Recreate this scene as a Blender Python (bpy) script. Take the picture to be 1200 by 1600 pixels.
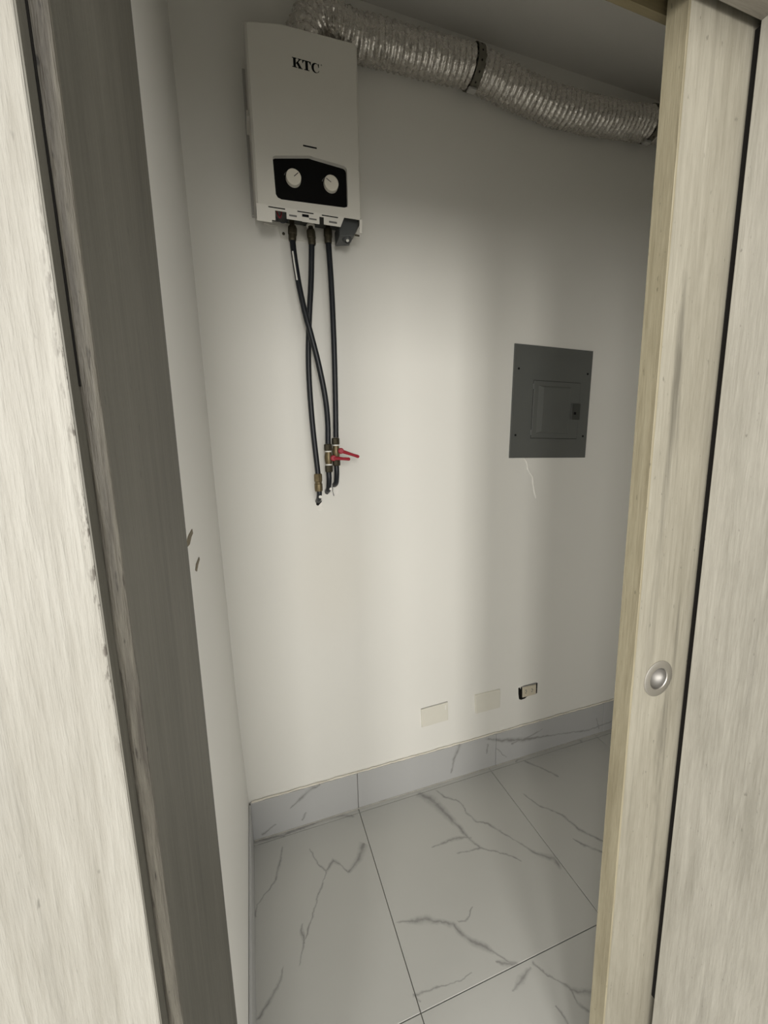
import bpy, bmesh, math, random
from mathutils import Vector, Matrix, noise as mnoise

scene = bpy.context.scene
for o in list(bpy.data.objects):
    bpy.data.objects.remove(o)
C = scene.collection

# ---------------------------------------------------------------- camera
EYE = 1.4196
cam_data = bpy.data.cameras.new('camera')
cam_data.sensor_fit = 'VERTICAL'
cam_data.sensor_height = 36.0
cam_data.lens = 622.5 / 1600 * 36.0
cam_data.clip_start = 0.01
cam = bpy.data.objects.new('camera', cam_data)
C.objects.link(cam)
R = Vector((0.94797654, -0.31755096, -0.02240264))
Dn = Vector((-0.07193615, -0.14513259, -0.98679366))
Fw = Vector((0.31010592, 0.93706879, -0.16042568))
m = Matrix.Identity(4)
for i in range(3):
    m[i][0] = R[i]; m[i][1] = -Dn[i]; m[i][2] = -Fw[i]
m[2][3] = EYE
cam.matrix_world = m
scene.camera = cam

# ---------------------------------------------------------------- world, lights, exposure
world = bpy.data.worlds.new('world')
scene.world = world
world.use_nodes = True
bg = world.node_tree.nodes['Background']
bg.inputs[0].default_value = (1.0, 0.985, 0.94, 1)
bg.inputs[1].default_value = 1.15

def area(name, loc, target, sx, sy, power, col):
    l = bpy.data.lights.new(name, 'AREA')
    l.shape = 'RECTANGLE'; l.size = sx; l.size_y = sy; l.energy = power; l.color = col
    o = bpy.data.objects.new(name, l); C.objects.link(o)
    o.location = loc
    o.rotation_euler = (Vector(target) - Vector(loc)).to_track_quat('-Z', 'Y').to_euler()
    return o
area('window_daylight', (-0.34, -3.0, 1.90), (0.3, 1.0, 1.4), .66, 1.8, 50, (1.0, 0.972, 0.915))
area('window_daylight', (-1.58, -3.0, 1.90), (0.3, 1.0, 1.4), .50, 1.8, 48, (1.0, 0.972, 0.915))
area('window_daylight', (-3.1, -2.3, 1.70), (0.7, 1.0, 1.4), 1.2, 1.8, 95, (1.0, 0.975, 0.93))

vs = scene.view_settings
vs.view_transform = 'Standard'
vs.look = 'None'
vs.gamma = 1
vs.use_curve_mapping = False
vs.exposure = 0.22

# ---------------------------------------------------------------- helpers
def obj(name, me_or_bm, mat, parent=None, smooth=False):
    if isinstance(me_or_bm, bmesh.types.BMesh):
        me = bpy.data.meshes.new(name)
        bmesh.ops.recalc_face_normals(me_or_bm, faces=me_or_bm.faces)
        me_or_bm.to_mesh(me); me_or_bm.free()
    else:
        me = me_or_bm
    if mat is not None and not me.materials:
        me.materials.append(mat)
    if smooth:
        for p in me.polygons: p.use_smooth = True
        try: me.set_sharp_from_angle(angle=math.radians(40))
        except Exception: pass
    o = bpy.data.objects.new(name, me); C.objects.link(o)
    if parent is not None:
        o.parent = parent
        o.matrix_parent_inverse = Matrix.Translation(-pw(parent))
    return o

def pw(o):
    v = o.location.copy()
    return v

def tag(o, label=None, cat=None, group=None, kind=None):
    if label: o['label'] = label
    if cat: o['category'] = cat
    if group: o['group'] = group
    if kind: o['kind'] = kind
    return o

def thing(name, loc, label, cat, group=None):
    o = bpy.data.objects.new(name, None); C.objects.link(o)
    o.location = loc; o.empty_display_size = 0.05
    return tag(o, label, cat, group)

def structure(name, bm, mat, label, cat, smooth=False):
    return tag(obj(name, bm, mat, None, smooth), label, cat, None, 'structure')

def box(bm, x0, x1, y0, y1, z0, z1, bev=0.0, seg=2):
    r = bmesh.ops.create_cube(bm, size=1.0)
    vs_ = r['verts']
    for v in vs_:
        v.co = Vector((x0 + (v.co.x + .5) * (x1 - x0), y0 + (v.co.y + .5) * (y1 - y0), z0 + (v.co.z + .5) * (z1 - z0)))
    if bev:
        es = list({e for v in vs_ for e in v.link_edges})
        bmesh.ops.bevel(bm, geom=es, offset=bev, segments=seg, affect='EDGES', profile=.5)

def B(x0, x1, y0, y1, z0, z1, bev=0.0, seg=2):
    bm = bmesh.new(); box(bm, x0, x1, y0, y1, z0, z1, bev, seg); return bm

def prism(bm, pts, y0, y1, bev=0.0, seg=2):
    """polygon in the XZ plane, extruded from y0 (front) to y1 (back)"""
    a = [bm.verts.new((x, y0, z)) for x, z in pts]
    b = [bm.verts.new((x, y1, z)) for x, z in pts]
    n = len(pts)
    fs = [bm.faces.new(a), bm.faces.new(b[::-1])]
    for i in range(n):
        fs.append(bm.faces.new((a[i], b[i], b[(i + 1) % n], a[(i + 1) % n])))
    if bev:
        bmesh.ops.bevel(bm, geom=list(fs[0].edges), offset=bev, segments=seg, affect='EDGES', profile=.5)

def P(pts, y0, y1, bev=0.0, seg=2):
    bm = bmesh.new(); prism(bm, pts, y0, y1, bev, seg); return bm

def lathe(bm, prof, origin, axis, seg=24, closed=True):
    """prof: list of (radius, height along axis)"""
    ax = Vector(axis).normalized()
    u = ax.orthogonal().normalized(); w = ax.cross(u)
    o = Vector(origin); rings = []
    for r, h in prof:
        if r < 1e-6:
            rings.append([bm.verts.new(o + ax * h)])
        else:
            rings.append([bm.verts.new(o + ax * h + (u * math.cos(2 * math.pi * k / seg) + w * math.sin(2 * math.pi * k / seg)) * r) for k in range(seg)])
    for a, b in zip(rings, rings[1:]):
        for k in range(seg):
            k2 = (k + 1) % seg
            if len(a) == 1 and len(b) == 1: continue
            if len(a) == 1: bm.faces.new((a[0], b[k], b[k2]))
            elif len(b) == 1: bm.faces.new((a[k], b[0], a[k2]))
            else: bm.faces.new((a[k], b[k], b[k2], a[k2]))
    if closed:
        for rg in (rings[0], rings[-1]):
            if len(rg) > 2: bm.faces.new(rg)

def catmull(pts, n):
    pts = [Vector(p) for p in pts]
    P_ = [pts[0] * 2 - pts[1]] + pts + [pts[-1] * 2 - pts[-2]]
    out = []
    for i in range(1, len(P_) - 2):
        p0, p1, p2, p3 = P_[i - 1:i + 3]
        for k in range(n):
            t = k / n
            out.append(.5 * (2 * p1 + (p2 - p0) * t + (2 * p0 - 5 * p1 + 4 * p2 - p3) * t * t + (3 * p1 - p0 - 3 * p2 + p3) * t ** 3))
    out.append(pts[-1]); return out

def tube(bm, path, radius, seg=14, cap=True, rfun=None):
    path = [Vector(p) for p in path]
    n = len(path); rings = []
    t = (path[1] - path[0]).normalized(); u = t.orthogonal().normalized()
    for i, p in enumerate(path):
        t2 = (path[min(i + 1, n - 1)] - path[max(i - 1, 0)]).normalized()
        q = t.rotation_difference(t2); u = (q @ u); u = (u - t2 * u.dot(t2)).normalized(); t = t2
        w = t.cross(u)
        rr = []
        for k in range(seg):
            a = 2 * math.pi * k / seg
            r = radius if rfun is None else rfun(i, a, p)
            rr.append(bm.verts.new(p + (u * math.cos(a) + w * math.sin(a)) * r))
        rings.append(rr)
    for a, b in zip(rings, rings[1:]):
        for k in range(seg):
            bm.faces.new((a[k], a[(k + 1) % seg], b[(k + 1) % seg], b[k]))
    if cap:
        bm.faces.new(rings[0][::-1]); bm.faces.new(rings[-1])

def T(path, radius, seg=14, cap=True, rfun=None):
    bm = bmesh.new(); tube(bm, path, radius, seg, cap, rfun); return bm

# ---------------------------------------------------------------- materials
def newmat(name):
    mt = bpy.data.materials.new(name); mt.use_nodes = True
    nt = mt.node_tree
    return mt, nt, nt.nodes['Principled BSDF']

def N(nt, typ, **kw):
    n = nt.nodes.new(typ)
    for k, v in kw.items(): setattr(n, k, v)
    return n

def val(nt, sock, v):
    if isinstance(v, (int, float)): sock.default_value = v
    elif isinstance(v, (tuple, list)): sock.default_value = v
    else: nt.links.new(v, sock)

def math_(nt, op, a, b=0.0, c=0.0, clamp=False):
    n = N(nt, 'ShaderNodeMath', operation=op, use_clamp=clamp)
    val(nt, n.inputs[0], a); val(nt, n.inputs[1], b); val(nt, n.inputs[2], c)
    return n.outputs[0]

def mixc(nt, fac, a, b, mode='MIX'):
    n = N(nt, 'ShaderNodeMix', data_type='RGBA', blend_type=mode)
    val(nt, n.inputs[0], fac)
    val(nt, n.inputs[6], a if not isinstance(a, tuple) else (*a[:3], 1))
    val(nt, n.inputs[7], b if not isinstance(b, tuple) else (*b[:3], 1))
    return n.outputs[2]

def pos(nt, scale=(1, 1, 1), rot=(0, 0, 0), loc=(0, 0, 0)):
    g = N(nt, 'ShaderNodeNewGeometry')
    mp = N(nt, 'ShaderNodeMapping')
    mp.inputs['Scale'].default_value = scale; mp.inputs['Rotation'].default_value = rot; mp.inputs['Location'].default_value = loc
    nt.links.new(g.outputs['Position'], mp.inputs['Vector'])
    return mp.outputs[0]

def noise(nt, vec, scale=1.0, detail=4.0, rough=.55, dist=0.0):
    n = N(nt, 'ShaderNodeTexNoise')
    nt.links.new(vec, n.inputs['Vector'])
    n.inputs['Scale'].default_value = scale; n.inputs['Detail'].default_value = detail
    n.inputs['Roughness'].default_value = rough; n.inputs['Distortion'].default_value = dist
    return n.outputs['Fac']

def remap(nt, v, a, b, c=0.0, d=1.0, smooth=False):
    n = N(nt, 'ShaderNodeMapRange'); n.clamp = True
    if smooth: n.interpolation_type = 'SMOOTHSTEP'
    val(nt, n.inputs[0], v)
    for i, x in enumerate((a, b, c, d)): n.inputs[1 + i].default_value = x
    return n.outputs[0]

def bump(nt, bsdf, h, strength=.3, dist=.002):
    b = N(nt, 'ShaderNodeBump'); b.inputs['Strength'].default_value = strength; b.inputs['Distance'].default_value = dist
    nt.links.new(h, b.inputs['Height']); nt.links.new(b.outputs[0], bsdf.inputs['Normal'])

def plain(name, col, rough=.5, metal=0.0, nscale=40.0, var=.06, bmp=0.0):
    mt, nt, bs = newmat(name)
    n = noise(nt, pos(nt), nscale, 3.0)
    d = tuple(c * (1 - var) for c in col); l = tuple(min(1, c * (1 + var)) for c in col)
    nt.links.new(mixc(nt, n, d, l), bs.inputs['Base Color'])
    bs.inputs['Roughness'].default_value = rough; bs.inputs['Metallic'].default_value = metal
    if bmp: bump(nt, bs, n, bmp, .001)
    return mt

def plaster(name, col, warm=0.0):
    mt, nt, bs = newmat(name)
    big = noise(nt, pos(nt), 2.2, 3.0)
    fine = noise(nt, pos(nt), 160.0, 3.0)
    c = mixc(nt, big, tuple(x * .965 for x in col), tuple(min(1, x * 1.02) for x in col))
    if warm:
        # beige water stain below the hose outlets
        g = pos(nt, (5.0, .2, 3.4), (0, 0, 0), (-1.25, 0, -3.3))
        ln = N(nt, 'ShaderNodeVectorMath', operation='LENGTH'); nt.links.new(g, ln.inputs[0])
        st = math_(nt, 'MULTIPLY', remap(nt, ln.outputs['Value'], .1, 1.25, 1, 0, True), warm)
        c = mixc(nt, st, c, (col[0] * .97, col[1] * .90, col[2] * .78))
    nt.links.new(c, bs.inputs['Base Color'])
    bs.inputs['Roughness'].default_value = .55
    bump(nt, bs, math_(nt, 'ADD', math_(nt, 'MULTIPLY', fine, .35), big), .10, .004)
    return mt

def wood(name, light, dark, axis='z', drip=.5, tint=None, rough=.55, grain=.3, seed=0.0, lo=.37, hi=.63, pits=.5):
    mt, nt, bs = newmat(name)
    def sc(a, b):
        return (b, a, a) if axis == 'x' else (a, a, b)
    L = (seed, seed * 1.7, seed * .6)
    n1 = noise(nt, pos(nt, sc(85, 3.2), loc=L), 1.0, 5.0, .6, .6)
    n2 = noise(nt, pos(nt, sc(11, 2.2), loc=L), 1.0, 4.0, .55, .5)
    n3 = noise(nt, pos(nt, sc(300, 22), loc=L), 1.0, 4.0, .65)
    n4 = noise(nt, pos(nt, sc(26, 1.6), loc=(L[0] + 7, L[1], L[2] + 3)), 1.0, 5.0, .6, .5)
    n5 = noise(nt, pos(nt, sc(170, 60), loc=L), 1.0, 2.0, .5)
    f = math_(nt, 'ADD', math_(nt, 'MULTIPLY', n1, .34), math_(nt, 'ADD', math_(nt, 'MULTIPLY', n2, .40), math_(nt, 'MULTIPLY', n3, .26)))
    c = mixc(nt, remap(nt, f, lo, hi), dark, light)
    if tint:
        c = mixc(nt, remap(nt, n2, .45, .7, 0, .8), c, tint)
    dr = math_(nt, 'MULTIPLY', remap(nt, n4, .60, .74), drip)
    c = mixc(nt, dr, c, tuple(x * .55 for x in dark))
    c = mixc(nt, math_(nt, 'MULTIPLY', remap(nt, n5, .70, .76), pits), c, tuple(x * .35 for x in dark))
    nt.links.new(c, bs.inputs['Base Color'])
    bs.inputs['Roughness'].default_value = rough
    bump(nt, bs, math_(nt, 'ADD', n3, math_(nt, 'MULTIPLY', n1, .7)), grain, .0015)
    return mt

def chipped(mt, x0, x1, z0, z1, col, lo=.50, hi=.60, sc=(420, 420, 110)):
    nt = mt.node_tree; bs = nt.nodes['Principled BSDF']
    src = bs.inputs['Base Color'].links[0].from_socket
    g = N(nt, 'ShaderNodeNewGeometry'); sp = N(nt, 'ShaderNodeSeparateXYZ'); nt.links.new(g.outputs['Position'], sp.inputs[0])
    n = noise(nt, pos(nt, sc), 1.0, 4.0, .6)
    edge = math_(nt, 'MULTIPLY', remap(nt, sp.outputs[0], x0, x1), math_(nt, 'LESS_THAN', sp.outputs[0], x1 + .04))
    zz = math_(nt, 'MULTIPLY', remap(nt, sp.outputs[2], z0, z0 + .08), remap(nt, sp.outputs[2], z1 - .08, z1, 1, 0))
    k = math_(nt, 'MULTIPLY', math_(nt, 'MULTIPLY', edge, zz), remap(nt, n, lo, hi))
    nt.links.new(mixc(nt, k, src, col), bs.inputs['Base Color'])

def vein_pieces(polys):
    out = []
    for pl in polys:
        i = 0
        while i < len(pl) - 1:
            j = i + 1
            while j + 1 < len(pl):
                d = Vector(pl[j + 1][:2]) - Vector(pl[i][:2])
                if d.length < 1e-6: break
                d.normalize(); ok = True
                for k in range(i, j + 1):
                    s = Vector(pl[k + 1][:2]) - Vector(pl[k][:2])
                    if s.length > 1e-6 and s.normalized().dot(d) < .35: ok = False
                if not ok: break
                j += 1
            out.append(pl[i:j + 1]); i = j
    return out

def marble(name, base, polys, plane='xy', area_=None, vein=(.25, .245, .235)):
    mt, nt, bs = newmat(name)
    g = N(nt, 'ShaderNodeNewGeometry')
    nz = N(nt, 'ShaderNodeTexNoise'); nt.links.new(g.outputs['Position'], nz.inputs['Vector'])
    nz.inputs['Scale'].default_value = 45; nz.inputs['Detail'].default_value = 5
    sub = N(nt, 'ShaderNodeVectorMath', operation='SUBTRACT'); nt.links.new(nz.outputs['Color'], sub.inputs[0]); sub.inputs[1].default_value = (.5, .5, .5)
    scl = N(nt, 'ShaderNodeVectorMath', operation='SCALE'); nt.links.new(sub.outputs[0], scl.inputs[0]); scl.inputs['Scale'].default_value = .016
    add = N(nt, 'ShaderNodeVectorMath', operation='ADD'); nt.links.new(g.outputs['Position'], add.inputs[0]); nt.links.new(scl.outputs[0], add.inputs[1])
    sep = N(nt, 'ShaderNodeSeparateXYZ'); nt.links.new(add.outputs[0], sep.inputs[0])
    ax, ay = (sep.outputs[0], sep.outputs[1]) if plane == 'xy' else (sep.outputs[0], sep.outputs[2])
    brk = noise(nt, g.outputs['Position'], 28.0, 4.0, .6)
    total = None
    for pc in vein_pieces(polys):
        if area_:
            x0, x1, y0, y1 = area_
            if all(p[0] < x0 for p in pc) or all(p[0] > x1 for p in pc) or all(p[1] < y0 for p in pc) or all(p[1] > y1 for p in pc): continue
        p0 = Vector(pc[0][:2]); p1 = Vector(pc[-1][:2]); L = (p1 - p0).length; d = (p1 - p0) / L; n = Vector((-d.y, d.x))
        us = [min(1, max(0, (Vector(p[:2]) - p0).dot(d) / L)) for p in pc]
        vv = [(Vector(p[:2]) - p0).dot(n) for p in pc]
        A = max(abs(x) for x in vv) + 1e-4; W = max(p[2] for p in pc) * 1.75
        u = math_(nt, 'MULTIPLY_ADD', ax, d.x / L, math_(nt, 'MULTIPLY_ADD', ay, d.y / L, -p0.dot(d) / L))
        v = math_(nt, 'MULTIPLY_ADD', ax, n.x, math_(nt, 'MULTIPLY_ADD', ay, n.y, -p0.dot(n)))
        def curve(vals):
            fc = N(nt, 'ShaderNodeFloatCurve'); cv = fc.mapping.curves[0]
            cv.points[0].location = (us[0], vals[0]); cv.points[1].location = (us[-1], vals[-1])
            for a, b in list(zip(us, vals))[1:-1]: cv.points.new(a, b)
            for q in cv.points: q.handle_type = 'VECTOR'
            fc.mapping.update(); nt.links.new(u, fc.inputs['Value']); return fc.outputs[0]
        c = curve([.5 + x / (2 * A) for x in vv]); w = curve([p[2] * 1.75 / W for p in pc])
        off = math_(nt, 'MULTIPLY_ADD', c, 2 * A, -A)
        dd = math_(nt, 'ABSOLUTE', math_(nt, 'SUBTRACT', v, off))
        t = math_(nt, 'DIVIDE', dd, math_(nt, 'MULTIPLY_ADD', w, W, .0006))
        soft = math_(nt, 'MULTIPLY', remap(nt, t, .15, 1.25, 1, 0, True), .62)
        core = math_(nt, 'MULTIPLY', remap(nt, t, .05, .45, 1, 0, True), .45)
        gate = math_(nt, 'MULTIPLY', remap(nt, u, -.015, .015), remap(nt, u, .985, 1.015, 1, 0))
        mk = math_(nt, 'MULTIPLY', math_(nt, 'ADD', soft, core), gate)
        total = mk if total is None else math_(nt, 'MAXIMUM', total, mk)
    cloud = noise(nt, g.outputs['Position'], 3.5, 4.0)
    col = mixc(nt, cloud, tuple(x * .95 for x in base), tuple(min(1, x * 1.04) for x in base))
    if total is not None:
        total = math_(nt, 'MULTIPLY', total, remap(nt, brk, .3, .62, .45, 1.0), clamp=True)
        col = mixc(nt, total, col, vein)
    nt.links.new(col, bs.inputs['Base Color'])
    bs.inputs['Roughness'].default_value = .38
    return mt

M = {}
M['wall'] = plaster('white_plaster', (.80, .785, .735), .16)
M['wall_side'] = plaster('white_plaster_side', (.80, .79, .755))
M['ceiling'] = plaster('ceiling_plaster', (.72, .70, .66))
M['wood'] = wood('whitewashed_wood', (0.300, 0.281, 0.230), (0.184, 0.169, 0.130), drip=.9)
M['wood_liner'] = wood('whitewashed_liner_wood', (.415, .395, .345), (.26, .246, .207), seed=6.6, drip=.4)
M['wood_case'] = wood('whitewashed_casing_wood', (0.292, 0.281, 0.251), (0.182, 0.170, 0.142), drip=.4, seed=3.1, grain=.7)
chipped(M['wood_case'], -.0875, -.0835, 1.22, 1.56, (.07, .06, .048))
M['wood_jamb'] = wood('shaded_jamb_wood', (0.120, 0.113, 0.092), (0.069, 0.065, 0.051), drip=.3, seed=5.7, rough=.6)  # darker copy of the whitewashed wood, the jamb's shade put into its colour
M['wood_worn'] = wood('worn_jamb_edge_wood', (.165, .152, .122), (.050, .043, .034), drip=1.0, seed=9.3, grain=1.0, lo=.42, hi=.60, pits=1.0)
chipped(M['wood_worn'], -.2, -.1, .25, 1.99, (.030, .025, .019), .60, .70, (420, 420, 45))
M['wood_edge'] = wood('honey_toned_edge_wood', (0.321, 0.288, 0.201), (0.185, 0.158, 0.099), drip=.9, seed=1.9)
M['wood_head'] = wood('whitewashed_head_wood', (.27, .25, .215), (.18, .165, .14), axis='x', seed=2.2)
M['wood_raw'] = wood('raw_header_wood', (.20, .165, .09), (.12, .098, .05), axis='x', seed=4.4)
M['dark'] = plain('dark_cavity', (.012, .011, .010), .7)
M['enamel'] = plain('white_enamel_steel', (.70, .68, .62), .38, var=.015, nscale=4)
M['enamel_grey'] = plain('grey_zinc_steel', (.46, .45, .43), .45, .2, var=.05)
M['gloss_black'] = plain('gloss_black_plastic', (.004, .004, .004), .5, var=0)
M['gloss_black'].node_tree.nodes['Principled BSDF'].inputs['Specular IOR Level'].default_value = .12
M['ink'] = plain('black_ink', (.008, .008, .009), .6, var=0)
M['ink_grey'] = plain('grey_ink', (.16, .16, .15), .6, var=0)
for k_ in ('ink', 'dark'): M[k_].node_tree.nodes['Principled BSDF'].inputs['Specular IOR Level'].default_value = .08
M['knob'] = plain('cream_knob_plastic', (.80, .76, .66), .45, var=.02)
M['grey_plastic'] = plain('dark_grey_plastic', (.075, .08, .08), .5)
M['rubber'] = plain('black_rubber_hose', (.008, .010, .014), .42, var=.2)
M['brass'] = plain('tarnished_brass', (.20, .158, .088), .46, .75, 90, .35, .3)
M['nut'] = plain('dark_tarnished_nut', (.065, .056, .036), .5, .6, 90, .35, .3)
M['teflon'] = plain('white_thread_tape', (.80, .79, .74), .6)
M['red'] = plain('red_lever_coating', (.36, .018, .035), .42, var=.15)
M['panel'] = plain('grey_panel_paint', (.112, .117, .109), .42, var=.03, nscale=12)
M['panel_dark'] = plain('dark_latch_plastic', (.045, .047, .042), .5)
M['ivory'] = plain('ivory_plastic', (.74, .715, .63), .42, var=.02)
M['ivory_dark'] = plain('aged_ivory_plastic', (.62, .56, .44), .5, var=.06)
M['satin'] = plain('satin_nickel', (.46, .44, .405), .46, 1.0, 60, .04)
M['grout'] = plain('grey_brown_grout', (.24, .22, .19), .8, 0, 70, .35)
M['caulk'] = plain('dusty_cream_grout', (.74, .70, .61), .8, 0, 60, .12, .5)
M['grout_pale'] = plain('pale_grey_grout', (.40, .385, .345), .8, 0, 50, .3)
M['patch'] = plain('rough_white_plaster', (.84, .82, .77), .8, 0, 120, .06, .6)
M['strap'] = plain('galvanised_strap', (.16, .15, .12), .5, .6, 70, .3)
M['wire_red'] = plain('red_wire_sheath', (.22, .02, .03), .5)
M['concrete'] = plain('grey_screed', (.42, .41, .39), .8, 0, 20, .1)

mt, nt, bs = newmat('crinkled_foil')
cr = noise(nt, pos(nt), 120.0, 4.0, .6)
nt.links.new(mixc(nt, cr, (.50, .475, .44), (.74, .71, .67)), bs.inputs['Base Color'])
bs.inputs['Metallic'].default_value = .9
nt.links.new(remap(nt, cr, .3, .7, .16, .36), bs.inputs['Roughness'])
bump(nt, bs, noise(nt, pos(nt), 210.0, 3.0), .5, .0022)
M['foil'] = mt
FV = [[(0.293, 1.206, 0.0113), (0.263, 1.159, 0.0086), (0.216, 1.126, 0.0041), (0.197, 1.16, 0.0043), (0.175, 1.184, 0.007), (0.146, 1.156, 0.0047), (0.13, 1.126, 0.002), (0.105, 1.086, 0.0019), (0.084, 1.043, 0.0018), (0.058, 0.994, 0.0021), (0.042, 0.968, 0.0024), (0.029, 0.932, 0.0008)], [(0.049, 1.03, 0.0014), (0.045, 1.01, 0.0039), (0.051, 0.976, 0.002)], [(0.104, 1.25, 0.0012), (0.122, 1.192, 0.0021), (0.146, 1.156, 0.0031)], [(-0.012, 0.947, 0.0008), (-0.018, 0.924, 0.003), (-0.029, 0.911, 0.0037), (-0.057, 0.879, 0.0039), (-0.084, 0.859, 0.0034)], [(0.01, 1.295, 0.0012), (0.0, 1.241, 0.0038), (-0.019, 1.183, 0.003), (-0.04, 1.161, 0.0019), (-0.079, 1.127, 0.0014), (-0.084, 1.094, 0.0027)], [(0.562, 1.335, 0.011), (0.603, 1.286, 0.0148), (0.625, 1.22, 0.0115), (0.647, 1.15, 0.0073), (0.658, 1.101, 0.0047), (0.682, 1.048, 0.0044)], [(0.679, 1.051, 0.0028), (0.72, 1.025, 0.0016), (0.754, 1.001, 0.0016), (0.789, 0.962, 0.0021)], [(0.591, 1.059, 0.001), (0.637, 1.053, 0.0022), (0.682, 1.048, 0.0022)], [(0.518, 1.108, 0.0011), (0.608, 1.113, 0.0052), (0.674, 1.095, 0.0017)], [(0.64, 1.32, 0.0028), (0.661, 1.276, 0.004), (0.697, 1.252, 0.0027), (0.709, 1.218, 0.0026), (0.704, 1.191, 0.0033), (0.723, 1.143, 0.003), (0.758, 1.123, 0.0037), (0.786, 1.074, 0.003), (0.816, 1.032, 0.0011), (0.843, 0.981, 0.0034), (0.872, 0.953, 0.0066), (0.9, 0.932, 0.0077), (0.899, 0.902, 0.0064)], [(0.968, 1.186, 0.0021), (0.987, 1.126, 0.0027), (1.025, 1.083, 0.0027), (1.051, 1.046, 0.0039), (1.062, 0.988, 0.0049), (1.104, 0.929, 0.003), (1.153, 0.853, 0.0023)], [(1.014, 0.967, 0.0018), (1.033, 0.936, 0.0047), (1.067, 0.901, 0.0034), (1.124, 0.852, 0.0023)], [(0.325, 0.937, 0.0013), (0.366, 0.926, 0.0061), (0.407, 0.916, 0.0079), (0.448, 0.893, 0.0044), (0.476, 0.877, 0.0052), (0.491, 0.849, 0.0067), (0.51, 0.819, 0.0057), (0.542, 0.796, 0.0064), (0.561, 0.771, 0.0016), (0.577, 0.751, 0.0023), (0.603, 0.737, 0.0024)], [(0.496, 0.876, 0.0018), (0.519, 0.871, 0.0021), (0.557, 0.898, 0.0009)], [(0.305, 0.769, 0.0021), (0.348, 0.766, 0.0015), (0.416, 0.756, 0.0011), (0.474, 0.759, 0.0008)], [(0.306, 0.772, 0.0018), (0.319, 0.751, 0.0014)], [(0.643, 0.724, 0.0031), (0.66, 0.694, 0.0015), (0.684, 0.668, 0.0015), (0.701, 0.643, 0.0036), (0.698, 0.619, 0.0028), (0.714, 0.595, 0.0021)], [(0.697, 0.644, 0.003), (0.74, 0.626, 0.0051), (0.774, 0.614, 0.0037)], [(0.554, 0.691, 0.0014), (0.592, 0.704, 0.006), (0.633, 0.717, 0.0024)], [(1.126, 1.37, 0.0052), (1.079, 1.353, 0.0083), (1.044, 1.339, 0.0025)], [(1.084, 1.327, 0.0041), (1.125, 1.274, 0.0032), (1.165, 1.206, 0.0046)], [(1.447, 1.383, 0.0077), (1.411, 1.336, 0.0056)], [(-0.086, 1.348, 0.0071), (0.018, 1.336, 0.0047), (0.172, 1.351, 0.0044), (0.22, 1.348, 0.0063), (0.283, 1.325, 0.0038)], [(0.547, 0.758, 0.0012), (0.573, 0.745, 0.0054), (0.603, 0.737, 0.0016)], [(0.641, 0.632, 0.001), (0.646, 0.61, 0.0027), (0.647, 0.596, 0.002)]]
BV = [[(0.166, 0.156, 0.0023), (0.128, 0.149, 0.0057), (0.082, 0.114, 0.0045), (0.05, 0.093, 0.0017)], [(0.107, 0.054, 0.0028), (0.088, 0.025, 0.0023)], [(-0.005, 0.044, 0.0028), (-0.057, 0.017, 0.0034)], [(0.765, 0.158, 0.0057), (0.737, 0.097, 0.0057), (0.723, 0.032, 0.0023)], [(0.896, 0.148, 0.0028), (0.983, 0.116, 0.0068), (1.09, 0.09, 0.0085), (1.182, 0.078, 0.0034), (1.316, 0.059, 0.0023), (1.468, 0.036, 0.0028), (1.624, 0.046, 0.0028)], [(0.905, 0.121, 0.0034), (0.898, 0.074, 0.0023)], [(0.949, 0.084, 0.0017), (1.003, 0.023, 0.0017)], [(1.198, 0.117, 0.0011), (1.126, 0.097, 0.0023), (1.027, 0.087, 0.0028)], [(1.515, 0.092, 0.0023), (1.537, 0.027, 0.0017)]]

# ---------------------------------------------------------------- the setting
D = 1.3615            # face of the back wall (metres in front of the lens), floor at z = 0
CEIL = 2.741
XR = 1.80             # right wall of the closet
structure('floor', B(-2.6, 2.8, -3.3, D + .02, -.12, -.008), M['grout'], 'white marble look porcelain tile floor with thin grey veins', 'floor')
floor = bpy.data.objects['floor']
xs = [-2.689 + .6 * k for k in range(0, 10)]            # joints at .311 and .911
ys = [-1.6665 + .6 * k for k in range(0, 6)] + [D]      # joints at .7335 and 1.3315
ys[5] = 1.3315
base_t = (.475, .472, .445)
quiet = marble('marble_tile_plain', base_t, [[(-.5, -.6, .004), (-.1, -.3, .006), (.4, -.25, .003)], [(1.3, .2, .003), (1.0, -.2, .006), (.9, -.8, .003)]])
J = .0011
for i in range(len(xs) - 1):
    for j in range(len(ys) - 1):
        x0, x1, y0, y1 = xs[i] + J, xs[i + 1] - J, ys[j] + J, ys[j + 1] - J
        inside = y0 > .5
        x0 = max(x0, -.092 if inside else -2.5); x1 = min(x1, XR - .005 if inside else 2.7)
        if x1 - x0 < .02: continue
        if y0 < .5 and y1 > .5 and (x1 < -.1):
            y1 = .5
        if y0 < -1.1 or x0 < -1.5 or x0 > 1.6: mt_ = quiet
        else:
            mt_ = marble('marble_tile', base_t, FV, 'xy', (x0, x1, y0, y1)) if y1 > .5 and x1 > -.1 else quiet
        tag(obj('tile', B(x0, x1, y0, y1, -.010, 0.0, .0008, 1), mt_, floor))

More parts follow.
